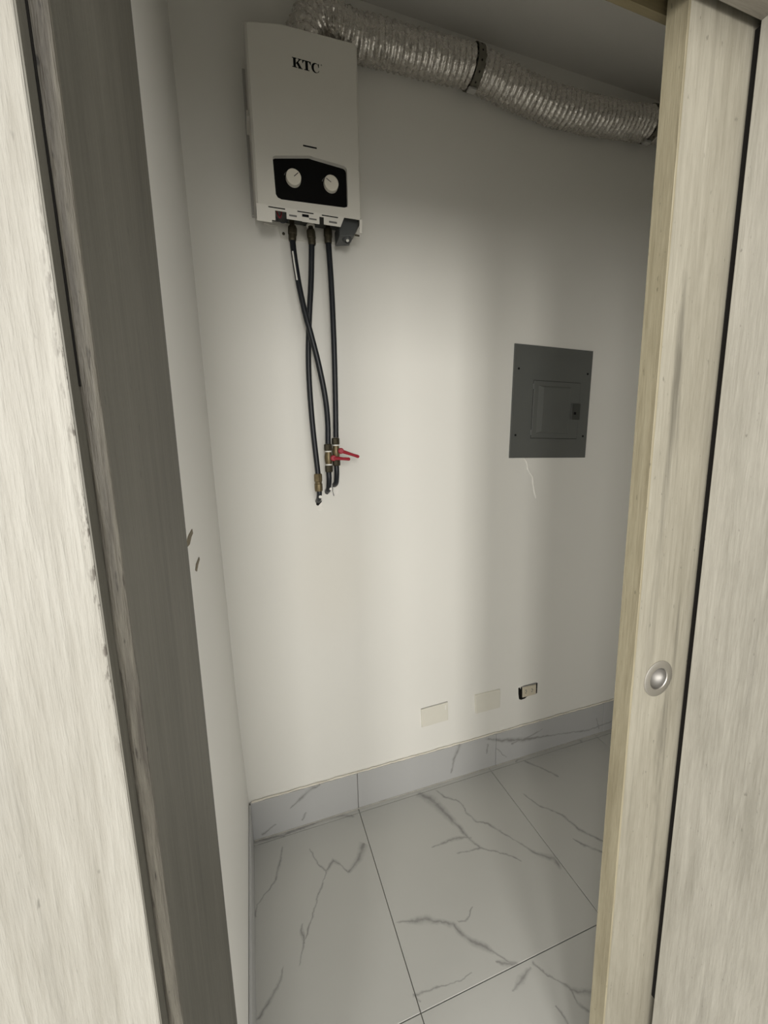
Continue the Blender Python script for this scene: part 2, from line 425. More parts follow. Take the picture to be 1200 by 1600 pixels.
# back wall, side walls, ceiling
structure('wall_back', B(-.3, XR + .1, D, D + .12, 0, CEIL), M['wall'], 'white plastered back wall behind the water heater and grey panel', 'wall')
bm = bmesh.new()
rows = [(0.0, -.0905), (.1655, -.0937), (.55, -.1035), (1.1, -.109), (1.695, -.1132), (2.17, -.116), (CEIL, -.1200)]
prev = None
for z, x in rows:
    cur = [bm.verts.new((x, .52, z)), bm.verts.new((x, D, z)), bm.verts.new((-.24, D, z)), bm.verts.new((-.24, .52, z))]
    if prev:
        for k in range(4): bm.faces.new((prev[k], prev[(k + 1) % 4], cur[(k + 1) % 4], cur[k]))
    else: bm.faces.new(cur[::-1])
    prev = cur
bm.faces.new(prev)
wl = structure('wall_left', bm, M['wall_side'], 'narrow white plastered left wall beside the dark jamb', 'wall')
structure('wall_right', B(XR, XR + .12, .52, D, 0, CEIL), M['wall_side'], 'white plastered right wall hidden behind the sliding door', 'wall')
structure('ceiling', B(-.24, XR + .12, .26, D + .12, CEIL, CEIL + .1), M['ceiling'], 'plain off white closet ceiling above the foil duct', 'ceiling')

# gouges in the left wall plaster
def left_x(z):
    for (z0, x0), (z1, x1) in zip(rows, rows[1:]):
        if z0 <= z <= z1: return x0 + (x1 - x0) * (z - z0) / (z1 - z0)
def gouge(pts):
    pts = [(y * 1.075, EYE + (z - EYE) * 1.075) for y, z in pts]
    bm = bmesh.new()
    a = [bm.verts.new((left_x(z) + .0012, y, z)) for y, z in pts]
    b = [bm.verts.new((left_x(z) - .002, y, z)) for y, z in pts]
    bm.faces.new(a); n = len(a)
    for k in range(n): bm.faces.new((a[k], b[k], b[(k + 1) % n], a[(k + 1) % n]))
    return bm
M['chip'] = plain('exposed_brown_plaster', (.20, .17, .115), .9, 0, 200, .4)
tag(obj('wall_chip', gouge([(.672, 1.273), (.680, 1.284), (.700, 1.287), (.738, 1.289), (.741, 1.281), (.720, 1.279), (.695, 1.272)]), M['chip'], wl), 'brown gouge in the plaster')
tag(obj('wall_chip', gouge([(.727, 1.219), (.742, 1.226), (.785, 1.2275), (.789, 1.222), (.762, 1.219), (.740, 1.213)]), M['chip'], wl), 'brown gouge in the plaster')

# skirting: tiles on the back wall and the left wall, bead of dusty grout along the top
SK = .156
bb = structure('baseboard_back', B(-.089, XR - .002, D - .004, D, 0, SK - .004), M['grout'], 'marble look tile skirting along the foot of the back wall', 'baseboard')
edges = [-.088, .3115, .9465, 1.5625, XR - .004]
skm = marble('skirting_marble', (.455, .455, .45), BV, 'xz')
for a, b in zip(edges, edges[1:]):
    obj('tile', B(a + .001, b - .001, D - .012, D - .003, .0015, SK, .001, 1), skm, bb)
bl = structure('baseboard_left', B(-.0935, -.0895, .54, D - .013, 0, SK - .004), M['grout'], 'marble look tile skirting along the foot of the left wall', 'baseboard')
for a, b in ((.54, .76), (.76, D - .013)):
    obj('tile', B(-.0925, -.0862, a + .001, b - .001, .0015, SK, .001, 1), skm, bl)
random.seed(4)
bm = bmesh.new()
pth = []
x = -.083
while x < XR - .01:
    pth.append((x, D - .005, SK + random.uniform(-.001, .0025))); x += random.uniform(.012, .03)
tube(bm, pth, .004, 8, True, lambda i, a, p: .0032 + .0024 * mnoise.noise(Vector((p.x * 23, 0, a))))
obj('grout_bead', bm, M['caulk'], bb, True)
bm = bmesh.new()
pth = [( -.083 + .03 * k, D - .013, .0015) for k in range(62)]
tube(bm, pth, .003, 6, True, lambda i, a, p: .0022 + .0014 * mnoise.noise(Vector((p.x * 31, 2, a))))
obj('grout_bead', bm, M['grout_pale'], bb, True)

# wall around the opening
LX, RX = -.075, .7146
Y0, Y1 = .26, .51
SOF = 1.990
bm = bmesh.new()
box(bm, -2.4, LX - .02, Y0, Y1, 0, CEIL)                       # left of the opening
box(bm, RX + .02, 2.6, Y0, .449, 0, CEIL)                      # skin in front of the sliding door
box(bm, 1.45, 2.6, .449, Y1, 0, CEIL)                          # end of the door pocket
box(bm, LX - .02, RX + .02, Y0, .449, SOF + .02, CEIL)         # over the opening
box(bm, LX - .02, 1.45, .50, Y1, 2.06, CEIL)                   # rear skin above the raw board
box(bm, LX - .02, 1.45, .449, .50, 2.50, CEIL)                 # closes the track slot
structure('wall_front', bm, M['wall_side'], 'plastered wall that holds the sliding door opening', 'wall')
bm = bmesh.new(); box(bm, .76, 1.45, .50, Y1, 0, 2.009)
structure('trim_1', bm, M['wall_side'], 'thin rear skin of the door pocket hidden behind the sliding door', 'trim')

structure('trim_2', B(-.285, -.0831, .246, .2595, 0, 2.08, .0012), M['wood_case'], 'bright whitewashed wooden casing board at left of the opening', 'trim')
tag(obj('end_band', B(-.0832, -.0824, .2463, .2592, 0, 2.08), M['wood_jamb'], bpy.data.objects['trim_2']), 'dark end face')  # casing end darkened with the jamb's painted-in shade
obj('shrinkage_gap', B(-.0826, -.0815, .2566, .2590, 1.455, 1.64), M['dark'], bpy.data.objects['trim_2'])
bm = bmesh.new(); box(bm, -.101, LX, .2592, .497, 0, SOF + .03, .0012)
t3 = structure('trim_3', bm, M['wood_jamb'], 'wooden jamb board with shade in its colour on the left of the opening', 'trim')
# rough worn front edge of the left jamb
bm = bmesh.new()
random.seed(8)
ny = 90
prev = None
for k in range(ny + 1):
    z = .003 + (SOF - .005) * k / ny
    w1 = .0006 * mnoise.noise(Vector((z * 9, 1, 0))) + .0006 * mnoise.noise(Vector((z * 41, 5, 0)))
    cur = [bm.verts.new((-.0836, .2588 + w1, z)), bm.verts.new((-.0800 + w1, .2570 + w1 * .6, z)), bm.verts.new((-.0766, .2578 - w1, z)), bm.verts.new((-.0744 + w1 * .8, .2600 + w1, z)), bm.verts.new((-.0747, .2640 + 2 * w1, z))]
    if prev:
        for q in range(4): bm.faces.new((prev[q], prev[q + 1], cur[q + 1], cur[q]))
    prev = cur
tag(obj('worn_edge', bm, M['wood_worn'], t3, True), 'rough worn paler front edge')
structure('trim_4', B(RX, RX + .022, .246, .4495, 0, SOF + .03, .001), M['wood_liner'], 'whitewashed wooden jamb board on the right of the opening', 'trim')
structure('trim_5', B(LX, RX, .246, .4495, SOF, SOF + .02, .001), M['wood_head'], 'whitewashed wooden head board across the top of the opening', 'trim')
structure('trim_6', B(LX + .0, 1.45, .50, Y1, 2.009, 2.06), M['wood_raw'], 'raw brown wooden rail behind the door track at the top', 'trim')
structure('trim_7', B(RX + .008, .90, .246, .2595, 0, 2.08, .0012), M['wood_case'], 'whitewashed wooden casing board at right of the opening', 'trim')
structure('trim_8', B(-.285, .90, .246, .2595, 2.081, 2.26, .0012), M['wood_head'], 'whitewashed wooden casing board above the opening', 'trim')

# sliding door with its flush pull
DF, DBk, DX = .46, .4917, .590
px, pz, pr = .6513, 1.0086, .0285
bm = bmesh.new()
z0, z1, x1 = .012, 2.05, 1.42
ox = [(DX + .004, z0), (x1, z0), (x1, z1), (DX + .004, z1)]
av = [bm.verts.new((x, DF, z)) for x, z in ox]
bv = [bm.verts.new((x, DBk, z)) for x, z in ox]
cv = [bm.verts.new((px + pr * math.cos(2 * math.pi * k / 32), DF, pz + pr * math.sin(2 * math.pi * k / 32))) for k in range(32)]
cb = [bm.verts.new((v.co.x, DF + .018, v.co.z)) for v in cv]
ee = [bm.edges.new((av[k], av[(k + 1) % 4])) for k in range(4)] + [bm.edges.new((cv[k], cv[(k + 1) % 32])) for k in range(32)]
bmesh.ops.triangle_fill(bm, edges=ee, use_beauty=True)
for k in range(4): bm.faces.new((av[k], bv[k], bv[(k + 1) % 4], av[(k + 1) % 4]))
bm.faces.new(bv)
for k in range(32): bm.faces.new((cv[k], cb[k], cb[(k + 1) % 32], cv[(k + 1) % 32]))
bm.faces.new(cb)
door = structure('door_1', bm, M['wood'], 'whitewashed wooden sliding door pulled half open at right', 'door')
tag(obj('edge_band', B(DX, DX + .004, DF - .0004, DBk, z0, z1, .0006, 1), M['wood_edge'], door), 'honey toned leading edge')
bm = bmesh.new()
prof = [(.0285, .004), (.0330, .0005), (.0330, -.0010), (.0315, -.0018), (.0205, -.0018), (.0196, -.0008)]
lathe(bm, prof, (px, DF, pz), (0, 1, 0), 48, False)
cup = [(.0196, -.0008)]
for k in range(1, 9):
    a = k / 8 * math.pi / 2
    cup.append((.0194 * math.cos(a) if k < 8 else 0, .0150 * math.sin(a)))
cbm = bmesh.new(); lathe(cbm, cup, (px, DF, pz), (0, 1, 0), 48, False)
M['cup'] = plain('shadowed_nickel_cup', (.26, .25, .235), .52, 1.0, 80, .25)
fp = tag(obj('flush_pull', bm, M['satin'], door, True), 'round satin nickel finger pull')
obj('pull_cup', cbm, M['cup'], fp, True)
obj('gap_shade_strip', B(.7200, .745, .4500, .4592, .2705, 1.989), M['dark'], bpy.data.objects['trim_4'])  # added black strip that paints the shade inside the door gap

# ---------------------------------------------------------------- water heater
HF = D - .135
heater = thing('water_heater', (.21, D, 2.05), 'white wall hung gas water heater with black control window', 'water heater')
outl = [(.0655, 2.072), (.0655, 2.4855), (.070, 2.489), (.1507, 2.5043), (.352, 2.5100), (.3594, 2.504), (.3594, 2.072)]
win = [(.1159, 2.1865), (.1175, 2.1915), (.1229, 2.1943), (.2120, 2.2104), (.2172, 2.2106), (.2225, 2.2095), (.3110, 2.2022), (.3165, 2.1985), (.3187, 2.1930), (.3184, 2.1085), (.3160, 2.0995), (.3075, 2.0962), (.1331, 2.0905), (.1235, 2.0935), (.1185, 2.1010)]
bm = bmesh.new()
ch = .006
cx_, cz_ = .2125, 2.29
front = [bm.verts.new((x + (ch if x < cx_ else -ch), HF, z - (ch if z > cz_ else 0))) for x, z in outl]
mid = [bm.verts.new((x, HF + ch, z)) for x, z in outl]
back = [bm.verts.new((x, D - .018, z)) for x, z in outl]
wf = [bm.verts.new((x, HF, z)) for x, z in win]
wb = [bm.verts.new((x, HF + .0125, z)) for x, z in win]
n = len(outl); nw = len(win)
bmesh.ops.triangle_fill(bm, edges=[bm.edges.new((front[k], front[(k + 1) % n])) for k in range(n)] + [bm.edges.new((wf[k], wf[(k + 1) % nw])) for k in range(nw)], use_beauty=True)
for k in range(n):
    if k == n - 1: continue      # open along the bottom edge
    bm.faces.new((front[k], front[(k + 1) % n], mid[(k + 1) % n], mid[k])); bm.faces.new((mid[k], mid[(k + 1) % n], back[(k + 1) % n], back[k]))
for k in range(nw): bm.faces.new((wf[k], wb[k], wb[(k + 1) % nw], wf[(k + 1) % nw]))
obj('cover', bm, M['enamel'], heater)
cover = heater.children[-1]
# lower lip of the cover: slopes back, with notches for pipes
bm = bmesh.new()
lip = [(.0655, .105, 2.034), (.105, .1142, 2.040), (.1142, .1445, 2.0625), (.1445, .1868, 2.0475), (.1868, .235, 2.0465), (.235, .2475, 2.064), (.2475, .296, 2.0475), (.352, .3594, 2.040)]
for xa, xb, zb in lip:
    t_ = (2.0722 - zb) / .045
    ya = HF + .0; yb = HF + .009 * t_
    q = [(xa, ya, 2.0722), (xb, ya, 2.0722), (xb, yb, zb), (xa, yb, zb)]
    f = [bm.verts.new(p) for p in q]; g = [bm.verts.new((p[0], p[1] + .0018, p[2])) for p in q]
    bm.faces.new(f); bm.faces.new(g[::-1])
    for k in range(4): bm.faces.new((f[k], g[k], g[(k + 1) % 4], f[(k + 1) % 4]))
q = [(.296, 2.0722), (.352, 2.0722), (.352, 2.0712), (.3063, 2.0712), (.298, 2.052), (.296, 2.0475)]
f = [bm.verts.new((x, HF + .009 * (2.0722 - z) / .045, z)) for x, z in q]; g = [bm.verts.new((v.co.x, v.co.y + .0018, v.co.z)) for v in f]
bm.faces.new(f); bm.faces.new(g[::-1])
for k in range(len(q)): bm.faces.new((f[k], g[k], g[(k + 1) % len(q)], f[(k + 1) % len(q)]))
obj('lower_lip', bm, M['enamel'], heater)
def on_lip(z): return HF + .009 * (2.0722 - z) / .045
for xa, xb in ((.0968, .1411), (.1741, .2186), (.242, .2881)):
    obj('vent_slot', B(xa, xb, on_lip(2.068) - .0006, on_lip(2.068) + .001, 2.0668, 2.0692), M['ink'], heater)
for xa, xb, za, zb in ((.1868, .2053, 2.0575, 2.0640), (.206, .2270, 2.0535, 2.0570), (.1512, .1722, 2.0540, 2.0580), (.262, .285, 2.0530, 2.0575)):
    obj('vent_slot', B(xa, xb, on_lip((za + zb) / 2) - .0006, on_lip((za + zb) / 2) + .001, za, zb), M['ink'] if xa < .2 and xa > .18 else M['ink_grey'], heater)
tag(obj('vent_slot', B(.1984, .2358, HF - .0007, HF + .001, 2.2303, 2.2341, .0006, 1), M['ink'], heater), 'short black slot above the control window')
# control window and knobs
cw = tag(obj('control_window', P(win, HF + .0120, HF + .0135), M['gloss_black'], heater), 'recessed black control window')
for kx, kz, ang in ((.1691, 2.1518, 42), (.2731, 2.1542, 150)):
    bm = bmesh.new(); lathe(bm, [(0, -.0128), (.0190, -.0128), (.0202, -.0116), (.0206, 0)], (kx, HF + .012, kz), (0, 1, 0), 36)
    kn = tag(obj('knob', bm, M['knob'], heater, True), 'round cream knob with a black pointer')
    a = math.radians(ang); c_, s_ = math.cos(a), math.sin(a)
    pts = [(kx + c_ * r - s_ * w, kz + s_ * r + c_ * w) for r, w in ((.0015, -.0008), (.0170, -.0008), (.0170, .0008), (.0015, .0008))]
    obj('pointer', P(pts, HF - .0013, HF - .0002), M['ink'], kn)
def arc_tick(cx, cz, r, a0, a1, w):
    o_ = []; i_ = []
    for k in range(9):
        a = math.radians(a0 + (a1 - a0) * k / 8); o_.append((cx + (r + w * k / 8) * math.cos(a), cz + (r + w * k / 8) * math.sin(a))); i_.append((cx + r * math.cos(a), cz + r * math.sin(a)))
    return o_ + i_[::-1]
for kx, kz in ((.1691, 2.1518), (.2731, 2.1542)):
    obj('scale_mark', P(arc_tick(kx, kz, .0232, 125, 165, .0025), HF + .0116, HF + .0121), M['ink_grey'], cw)
# maker's letters
def letters():
    bm = bmesh.new(); h = .0218; z = 2.4112; yA, yB = HF - .0006, HF + .0004
    def poly(pts, x0, s): prism(bm, [(x0 + px_ * s, z + pz_ * h) for px_, pz_ in pts], yA, yB)
    s = .0224; x = .1804
    poly([(.13, .04), (.42, .04), (.42, .96), (.13, .96)], x, s); poly([(0, 0), (.55, 0), (.55, .07), (0, .07)], x, s); poly([(0, .93), (.55, .93), (.55, 1), (0, 1)], x, s)
    poly([(.42, .40), (.55, .42), (.98, .95), (.82, .95)], x, s); poly([(.66, .93), (1.10, .93), (1.10, 1), (.66, 1)], x, s)
    poly([(.45, .52), (.78, .04), (1.10, .04), (.70, .66), (.56, .62)], x, s); poly([(.66, 0), (1.18, 0), (1.18, .07), (.66, .07)], x, s)
    s = .0216; x = .2068
    poly([(.37, .04), (.68, .04), (.68, .96), (.37, .96)], x, s); poly([(.22, 0), (.84, 0), (.84, .07), (.22, .07)], x, s); poly([(0, .92), (1.05, .92), (1.05, 1), (0, 1)], x, s)
    poly([(0, .93), (0, .66), (.06, .66), (.22, .93)], x, s); poly([(1.05, .93), (.83, .93), (.99, .66), (1.05, .66)], x, s)
    s = .0218; x = .2308
    o_ = []; i_ = []
    for k in range(25):
        a = math.radians(48 + 264 * k / 24)
        o_.append((.49 + .49 * math.cos(a), .5 + .52 * math.sin(a))); i_.append((.60 + .32 * math.cos(a), .5 + .46 * math.sin(a)))
    for k in range(24):
        poly([o_[k], o_[k + 1], i_[k + 1], i_[k]], x, s)
    poly([(.86, .62), (.93, .62), (.93, 1.0), (.87, 1.0), (.80, .88)], x, s)
    poly([(.80, .12), (.90, .30), (.95, .28), (.84, .08)], x, s)
    return bm
obj('lettering', letters(), M['ink'], heater)
bm = bmesh.new()
lathe(bm, [(.0013, 0), (.0013, -.0005), (.0018, -.0005), (.0018, 0)], (.2578, HF, 2.4325), (0, 1, 0), 16, False)
box(bm, .2572, .2577, HF - .0005, HF, 2.4315, 2.4335); box(bm, .2572, .2583, HF - .0005, HF, 2.4328, 2.4335)
obj('registered_mark', bm, M['ink_grey'], heater)
# chassis, tray, bracket
bm = bmesh.new(); box(bm, .058, .362, D - .018, D - .002, 2.100, 2.47, .001, 1)
obj('chassis', bm, M['enamel_grey'], heater)
obj('chassis_clip', B(.0585, .066, HF + .045, D - .02, 2.305, 2.318), M['enamel'], heater)
obj('bottom_tray', B(.074, .352, HF + .024, D - .002, 2.098, 2.103, .001, 1), M['panel_dark'], heater)
bk = obj('mounting_bracket', P([(.090, 2.102), (.090, 2.088), (.132, 2.086), (.138, 2.058), (.150, 2.054), (.352, 2.062), (.362, 2.075), (.362, 2.102)], D - .006, D - .002, .001, 1), M['enamel'], heater)
for sx, sz in ((.147, 2.067), (.392, 2.118)):
    bm = bmesh.new(); lathe(bm, [(.0042, 0), (.0042, -.003), (0, -.0045)], (sx, D - .005 if sx < .3 else D + .001, sz), (0, 1, 0), 12)
    obj('screw', bm, M['nut'], bk)
gb = [(.3075, 2.0985), (.3570, 2.0985), (.3588, 2.0915), (.3539, 2.0647), (.3412, 2.042), (.2979, 2.0347), (.2974, 2.0709)]
vb = tag(obj('gas_valve_housing', P(gb, 1.258, 1.318, .003, 2), M['grey_plastic'], heater), 'dark grey plastic housing under the right corner')
bm = bmesh.new(); lathe(bm, [(.0145, 0), (.0135, .010), (.0075, .016), (.0065, .006), (0, .006)], (.324, 1.276, 2.043), (0, -.55, -1), 20)
obj('outlet_cap', bm, M['grey_plastic'], vb, True)
bm = bmesh.new(); lathe(bm, [(.0045, 0), (.0045, .007), (0, .009)], (.324, 1.268, 2.036), (0, -.4, -1), 14)
tag(obj('drain_tip', bm, M['teflon'], vb, True), 'white tip')
obj('housing_screw', T([(.352, 1.285, 2.058), (.366, 1.285, 2.0575)], .0026, 8), M['nut'], vb)
w0 = [(.116, HF + .03, 2.083), (.115, HF + .022, 2.066), (.119, HF + .020, 2.052), (.132, HF + .018, 2.042), (.145, HF + .020, 2.048), (.150, HF + .026, 2.070), (.151, HF + .03, 2.084)]
tag(obj('wire', T(catmull(w0, 5), .0014, 8), M['rubber'], heater, True), 'black looped wire')
w1 = [(.120, HF + .034, 2.085), (.1225, HF + .025, 2.066), (.128, HF + .023, 2.056), (.133, HF + .028, 2.068), (.134, HF + .034, 2.085)]
tag(obj('wire', T(catmull(w1, 5), .0020, 8), M['wire_red'], heater, True), 'dark red wire')
bm = bmesh.new(); lathe(bm, [(.046, 0), (.046, .05)], (.231, D - .068, 2.468), (0, 0, 1), 32)
obj('flue_collar', bm, M['enamel_grey'], heater, True)
HB = D - .05
def adj(x, z, y): s = y / HB; return (x * s, y, EYE + (z - EYE) * s)
for i, (cx, cz) in enumerate(((.1685, 2.068), (.2232, 2.064), (.2748, 2.078))):
    bm = bmesh.new(); lathe(bm, [(.0075, .006), (.0075, .030), (.0100, .030), (.0100, .034)], (cx, HB, cz - .004), (0, 0, 1), 20)
    obj('port', bm, M['nut'], heater, True)
bm = bmesh.new(); lathe(bm, [(.0125, 0), (.0125, .004)], (.2232, HB, 2.076), (0, 0, 1), 20)
obj('flange_washer', bm, M['enamel'], heater, True)

# ---------------------------------------------------------------- hoses, valves, stubs
def hexnut(bm, base, up, r, h, seg=6):
    lathe(bm, [(r * .86, 0), (r, h * .14), (r, h * .86), (r * .86, h)], base, up, seg)
def hose(pts, label, top_z):
    path = catmull([adj(x, z, y) for x, z, y in pts], 8)
    o = thing('hose', path[-1], label, 'hose', 'black hoses under the water heater')
    obj('tube', T(path, .0088, 16), M['rubber'], o, True)
    a = path[0]; d = (path[2] - path[0]).normalized()
    bm = bmesh.new(); hexnut(bm, a - d * .012, d, .0130, .026, 8); lathe(bm, [(.0118, 0), (.0112, .014), (.0096, .018)], a + d * .012, d, 18)
    obj('nut', bm, M['nut'], o)
    return o, path
h1, p1 = hose([(.1688, 2.058, 1.3105), (.1673, 2.030, 1.309), (.1715, 1.9755, 1.304), (.1806, 1.9016, 1.298), (.194, 1.8299, 1.294), (.2085, 1.7695, 1.292), (.2281, 1.681, 1.293), (.2439, 1.5835, 1.299), (.2487, 1.5032, 1.308), (.2468, 1.4345, 1.3125)],
    'black rubber hose from the left port crossing in front of another hose', 0)
h2, p2 = hose([(.2236, 2.056, 1.3115), (.2239, 2.0311, 1.3125), (.2164, 1.9232, 1.318), (.2048, 1.8122, 1.321), (.1969, 1.6989, 1.322), (.1959, 1.6023, 1.322), (.1999, 1.4832, 1.321), (.2092, 1.337, 1.3185)],
    'black rubber hose from the middle port bending left behind the crossing hose', 0)
h3, p3 = hose([(.2750, 2.066, 1.3115), (.2751, 2.041, 1.3115), (.2791, 1.911, 1.3105), (.2798, 1.7414, 1.310), (.2773, 1.5841, 1.311), (.2739, 1.4545, 1.3125)],
    'black rubber hose hanging straight from the right port', 0)
tag(obj('paint_scuff', T([(p1[13] + Vector((-.004, -.0068, 0))), (p1[17] + Vector((-.004, -.0068, 0))), (p1[22] + Vector((-.004, -.0068, 0)))], .0024, 8), M['teflon'], h1, True), 'white paint scuff')

def valve(x, y, ztop, zbot, rb, label, lever):
    o = thing('ball_valve', (x, y, zbot), label, 'valve', 'red handled valves under the hoses')
    h = ztop - zbot
    bm = bmesh.new(); hexnut(bm, (x, y, ztop - .022), (0, 0, 1), rb * 1.04, .022, 8); obj('nut', bm, M['nut'], o)
    bm = bmesh.new(); hexnut(bm, (x, y, zbot), (0, 0, 1), rb * 1.04, .022, 8); obj('nut', bm, M['nut'], o)
    for zz in (ztop - .026, zbot + .022):
        bm = bmesh.new(); lathe(bm, [(rb * .84, 0), (rb * .84, .0045)], (x, y, zz), (0, 0, 1), 20); tag(obj('thread_tape', bm, M['teflon'], o), 'white thread tape')
    bm = bmesh.new(); zb = zbot + .026; L = h - .052
    lathe(bm, [(rb * .82, 0), (rb * .86, L * .1), (rb, L * .3), (rb * 1.04, L * .5), (rb, L * .7), (rb * .86, L * .9), (rb * .82, L)], (x, y, zb), (0, 0, 1), 20)
    obj('body', bm, M['brass'], o, True)
    hub, tip, w = lever
    hub = Vector(hub); tip = Vector(tip)
    bm = bmesh.new(); lathe(bm, [(.0045, 0), (.0045, .004), (.0088, .004), (.0095, .006), (.0095, .016), (.0070, .0185), (0, .0185)], (hub.x, y - rb * .8, hub.z), (0, -1, 0), 18)
    obj('stem', bm, M['red'], o, True)
    d = (tip - hub)
    path = [hub + d * t for t in (0, .1, .3, .55, .8, .93, 1)]
    ra = [.0040, .0062, .0058, .0050, .0052, .0058, .0038]
    tag(obj('lever', T(path, .005, 12, True, lambda i, a, p: ra[i] * (1.0 if abs(math.sin(a)) < .7 else .85)), M['red'], o, True), 'red coated lever')
    return o
valve(.2463, 1.3125, 1.4340, 1.3425, .0125, 'brass ball valve with short red lever under the crossing hose', ((.258, 1.3125 - .026, 1.3885), (.312, 1.285, 1.3835), 0))
valve(.2726, 1.3135, 1.4535, 1.3625, .0125, 'brass ball valve with longer red lever under the straight hose', ((.2840, 1.3135 - .022, 1.4110), (.3440, 1.289, 1.3900), 0))
# coupling at the foot of the second hose, then three stubs into the wall
e = p2[-1]
bm = bmesh.new(); hexnut(bm, (e.x - .0002, e.y, e.z - .026), (0, 0, 1), .0132, .028, 8); lathe(bm, [(.0122, -.056), (.0128, -.052), (.0128, -.032), (.0110, -.030), (.0110, -.026)], (e.x - .0002, e.y, e.z), (0, 0, 1), 20)
tag(obj('coupling', bm, M['brass'], h2), 'tarnished brass coupling')
def stub(x, y, zt, zb, label, splash):
    o = thing('pipe_stub', (x, D, zb), label, 'pipe', 'short black stub pipes entering the back wall')
    path = catmull([(x, y, zt), (x, y, (zt + zb) / 2 + .006), (x, y + (D - y) * .35, zb + .006), (x, D - .004, zb - .004), (x, D + .012, zb - .008)], 6)
    obj('tube', T(path, .0085, 14), M['rubber'], o, True)
    for sx, sz, w, h in splash:
        pts = []
        random.seed(int(sx * 9999) + int(sz * 777))
        for k in range(11):
            a = 2 * math.pi * k / 11; r = random.uniform(.65, 1.1)
            pts.append((sx + w * r * math.cos(a), sz + h * r * math.sin(a)))
        yb = D if sz < zb - .003 else y - .0075
        tag(obj('plaster_splash', P(pts, yb - .0022, yb + .002), M['patch'], o), 'blob of white plaster')
    return o
stub(.2115, 1.3185, 1.281, 1.247, 'short black stub pipe below the brass coupling, entering the wall', [(.2130, 1.262, .006, .006), (.2185, 1.232, .011, .010)])
stub(.2450, 1.3125, 1.3425, 1.279, 'short black stub pipe below the valve with the short lever', [(.2475, 1.287, .0045, .005)])
stub(.2722, 1.3135, 1.3625, 1.300, 'short black stub pipe below the valve with the longer lever', [(.2775, 1.276, .0085, .018)])
random.seed(21)
for cx, cz, w, h in ((.250, 1.262, .016, .007), (.2205, 1.214, .010, .006)):
    pts = [(cx + w * random.uniform(.6, 1.15) * math.cos(2 * math.pi * k / 13), cz + h * random.uniform(.6, 1.15) * math.sin(2 * math.pi * k / 13)) for k in range(13)]
    obj('plaster_patch', P(pts, D - .0012, D + .001), M['patch'], bpy.data.objects['wall_back'])
bm = bmesh.new()
for pts in ([(.2645, 1.300), (.2665, 1.296), (.2655, 1.272), (.2690, 1.258), (.2675, 1.256), (.2640, 1.274)], [(.205, 1.243), (.208, 1.236), (.217, 1.236), (.226, 1.244), (.224, 1.238), (.212, 1.226), (.206, 1.229)], [(.236, 1.268), (.245, 1.266), (.252, 1.267), (.245, 1.2635)]):
    prism(bm, pts, D - .0026, D + .001)
tag(obj('pipe_hole', bm, M['dark'], bpy.data.objects['wall_back']), 'dark gap around the pipes')

# ---------------------------------------------------------------- foil duct and straps
Yd = 1.303
K = Yd / 1.29
cl = [(.230, 1.292, 2.506), (.229, 1.292, 2.530), (.238, 1.294, 2.560), (.270, 1.298, 2.592), (.325, Yd, 2.598)]
for x, z in ((.3821, 2.5765), (.4596, 2.581), (.5341, 2.5835), (.6461, 2.5895), (.7462, 2.592), (.8161, 2.5855), (.8813, 2.5745), (.9897, 2.562), (1.0958, 2.5545), (1.2988, 2.5645), (1.5194, 2.589)):
    cl.append((x * K, Yd, EYE + (z - EYE) * K))
cl.append((XR + .02, Yd, 2.625))
dense = catmull(cl, 24)
# resample by arc length
acc = [0.0]
for a, b in zip(dense, dense[1:]): acc.append(acc[-1] + (b - a).length)
def at_len(s):
    lo = 0
    import bisect
    i = min(max(bisect.bisect_right(acc, s) - 1, 0), len(dense) - 2)
    t = (s - acc[i]) / max(acc[i + 1] - acc[i], 1e-9)
    return dense[i].lerp(dense[i + 1], t)
def len_at_x(x):
    for i in range(len(dense) - 1):
        if dense[i].x <= x <= dense[i + 1].x and acc[i] > .15: return acc[i] + (x - dense[i].x) / (dense[i + 1].x - dense[i].x) * (acc[i + 1] - acc[i])
PITCH = .0200
def foil(s0, s1):
    step = PITCH / 8; n = int((s1 - s0) / step)
    path = [at_len(s0 + step * k) for k in range(n + 1)]
    def rf(i, a, p):
        s = s0 + step * i
        ph = (s / PITCH) % 1.0
        ridge = .5 + .5 * math.cos(2 * math.pi * ph)
        rid = .0046 * ridge ** 1.6
        cr = .0022 * mnoise.noise(Vector((math.cos(a) * 5.5, math.sin(a) * 5.5, s * 75))) + .0022 * (1 - ridge) * mnoise.noise(Vector((math.cos(a) * 13, math.sin(a) * 13, s * 30)))
        big = .0025 * mnoise.noise(Vector((math.cos(a) * 1.5, math.sin(a) * 1.5, s * 9)))
        if s < .16: cr *= 2.2
        return .0490 + rid + cr + big
    bm = bmesh.new(); tube(bm, path, .05, 72, False, rf); return bm
duct = thing('foil_duct', (.23, 1.29, 2.47), 'crinkled silver foil exhaust duct running along the wall under the ceiling', 'duct')
sS = len_at_x(.765)
obj('duct_section', foil(.0, sS), M['foil'], duct, True)
obj('duct_section', foil(sS, acc[-1]), M['foil'], duct, True)
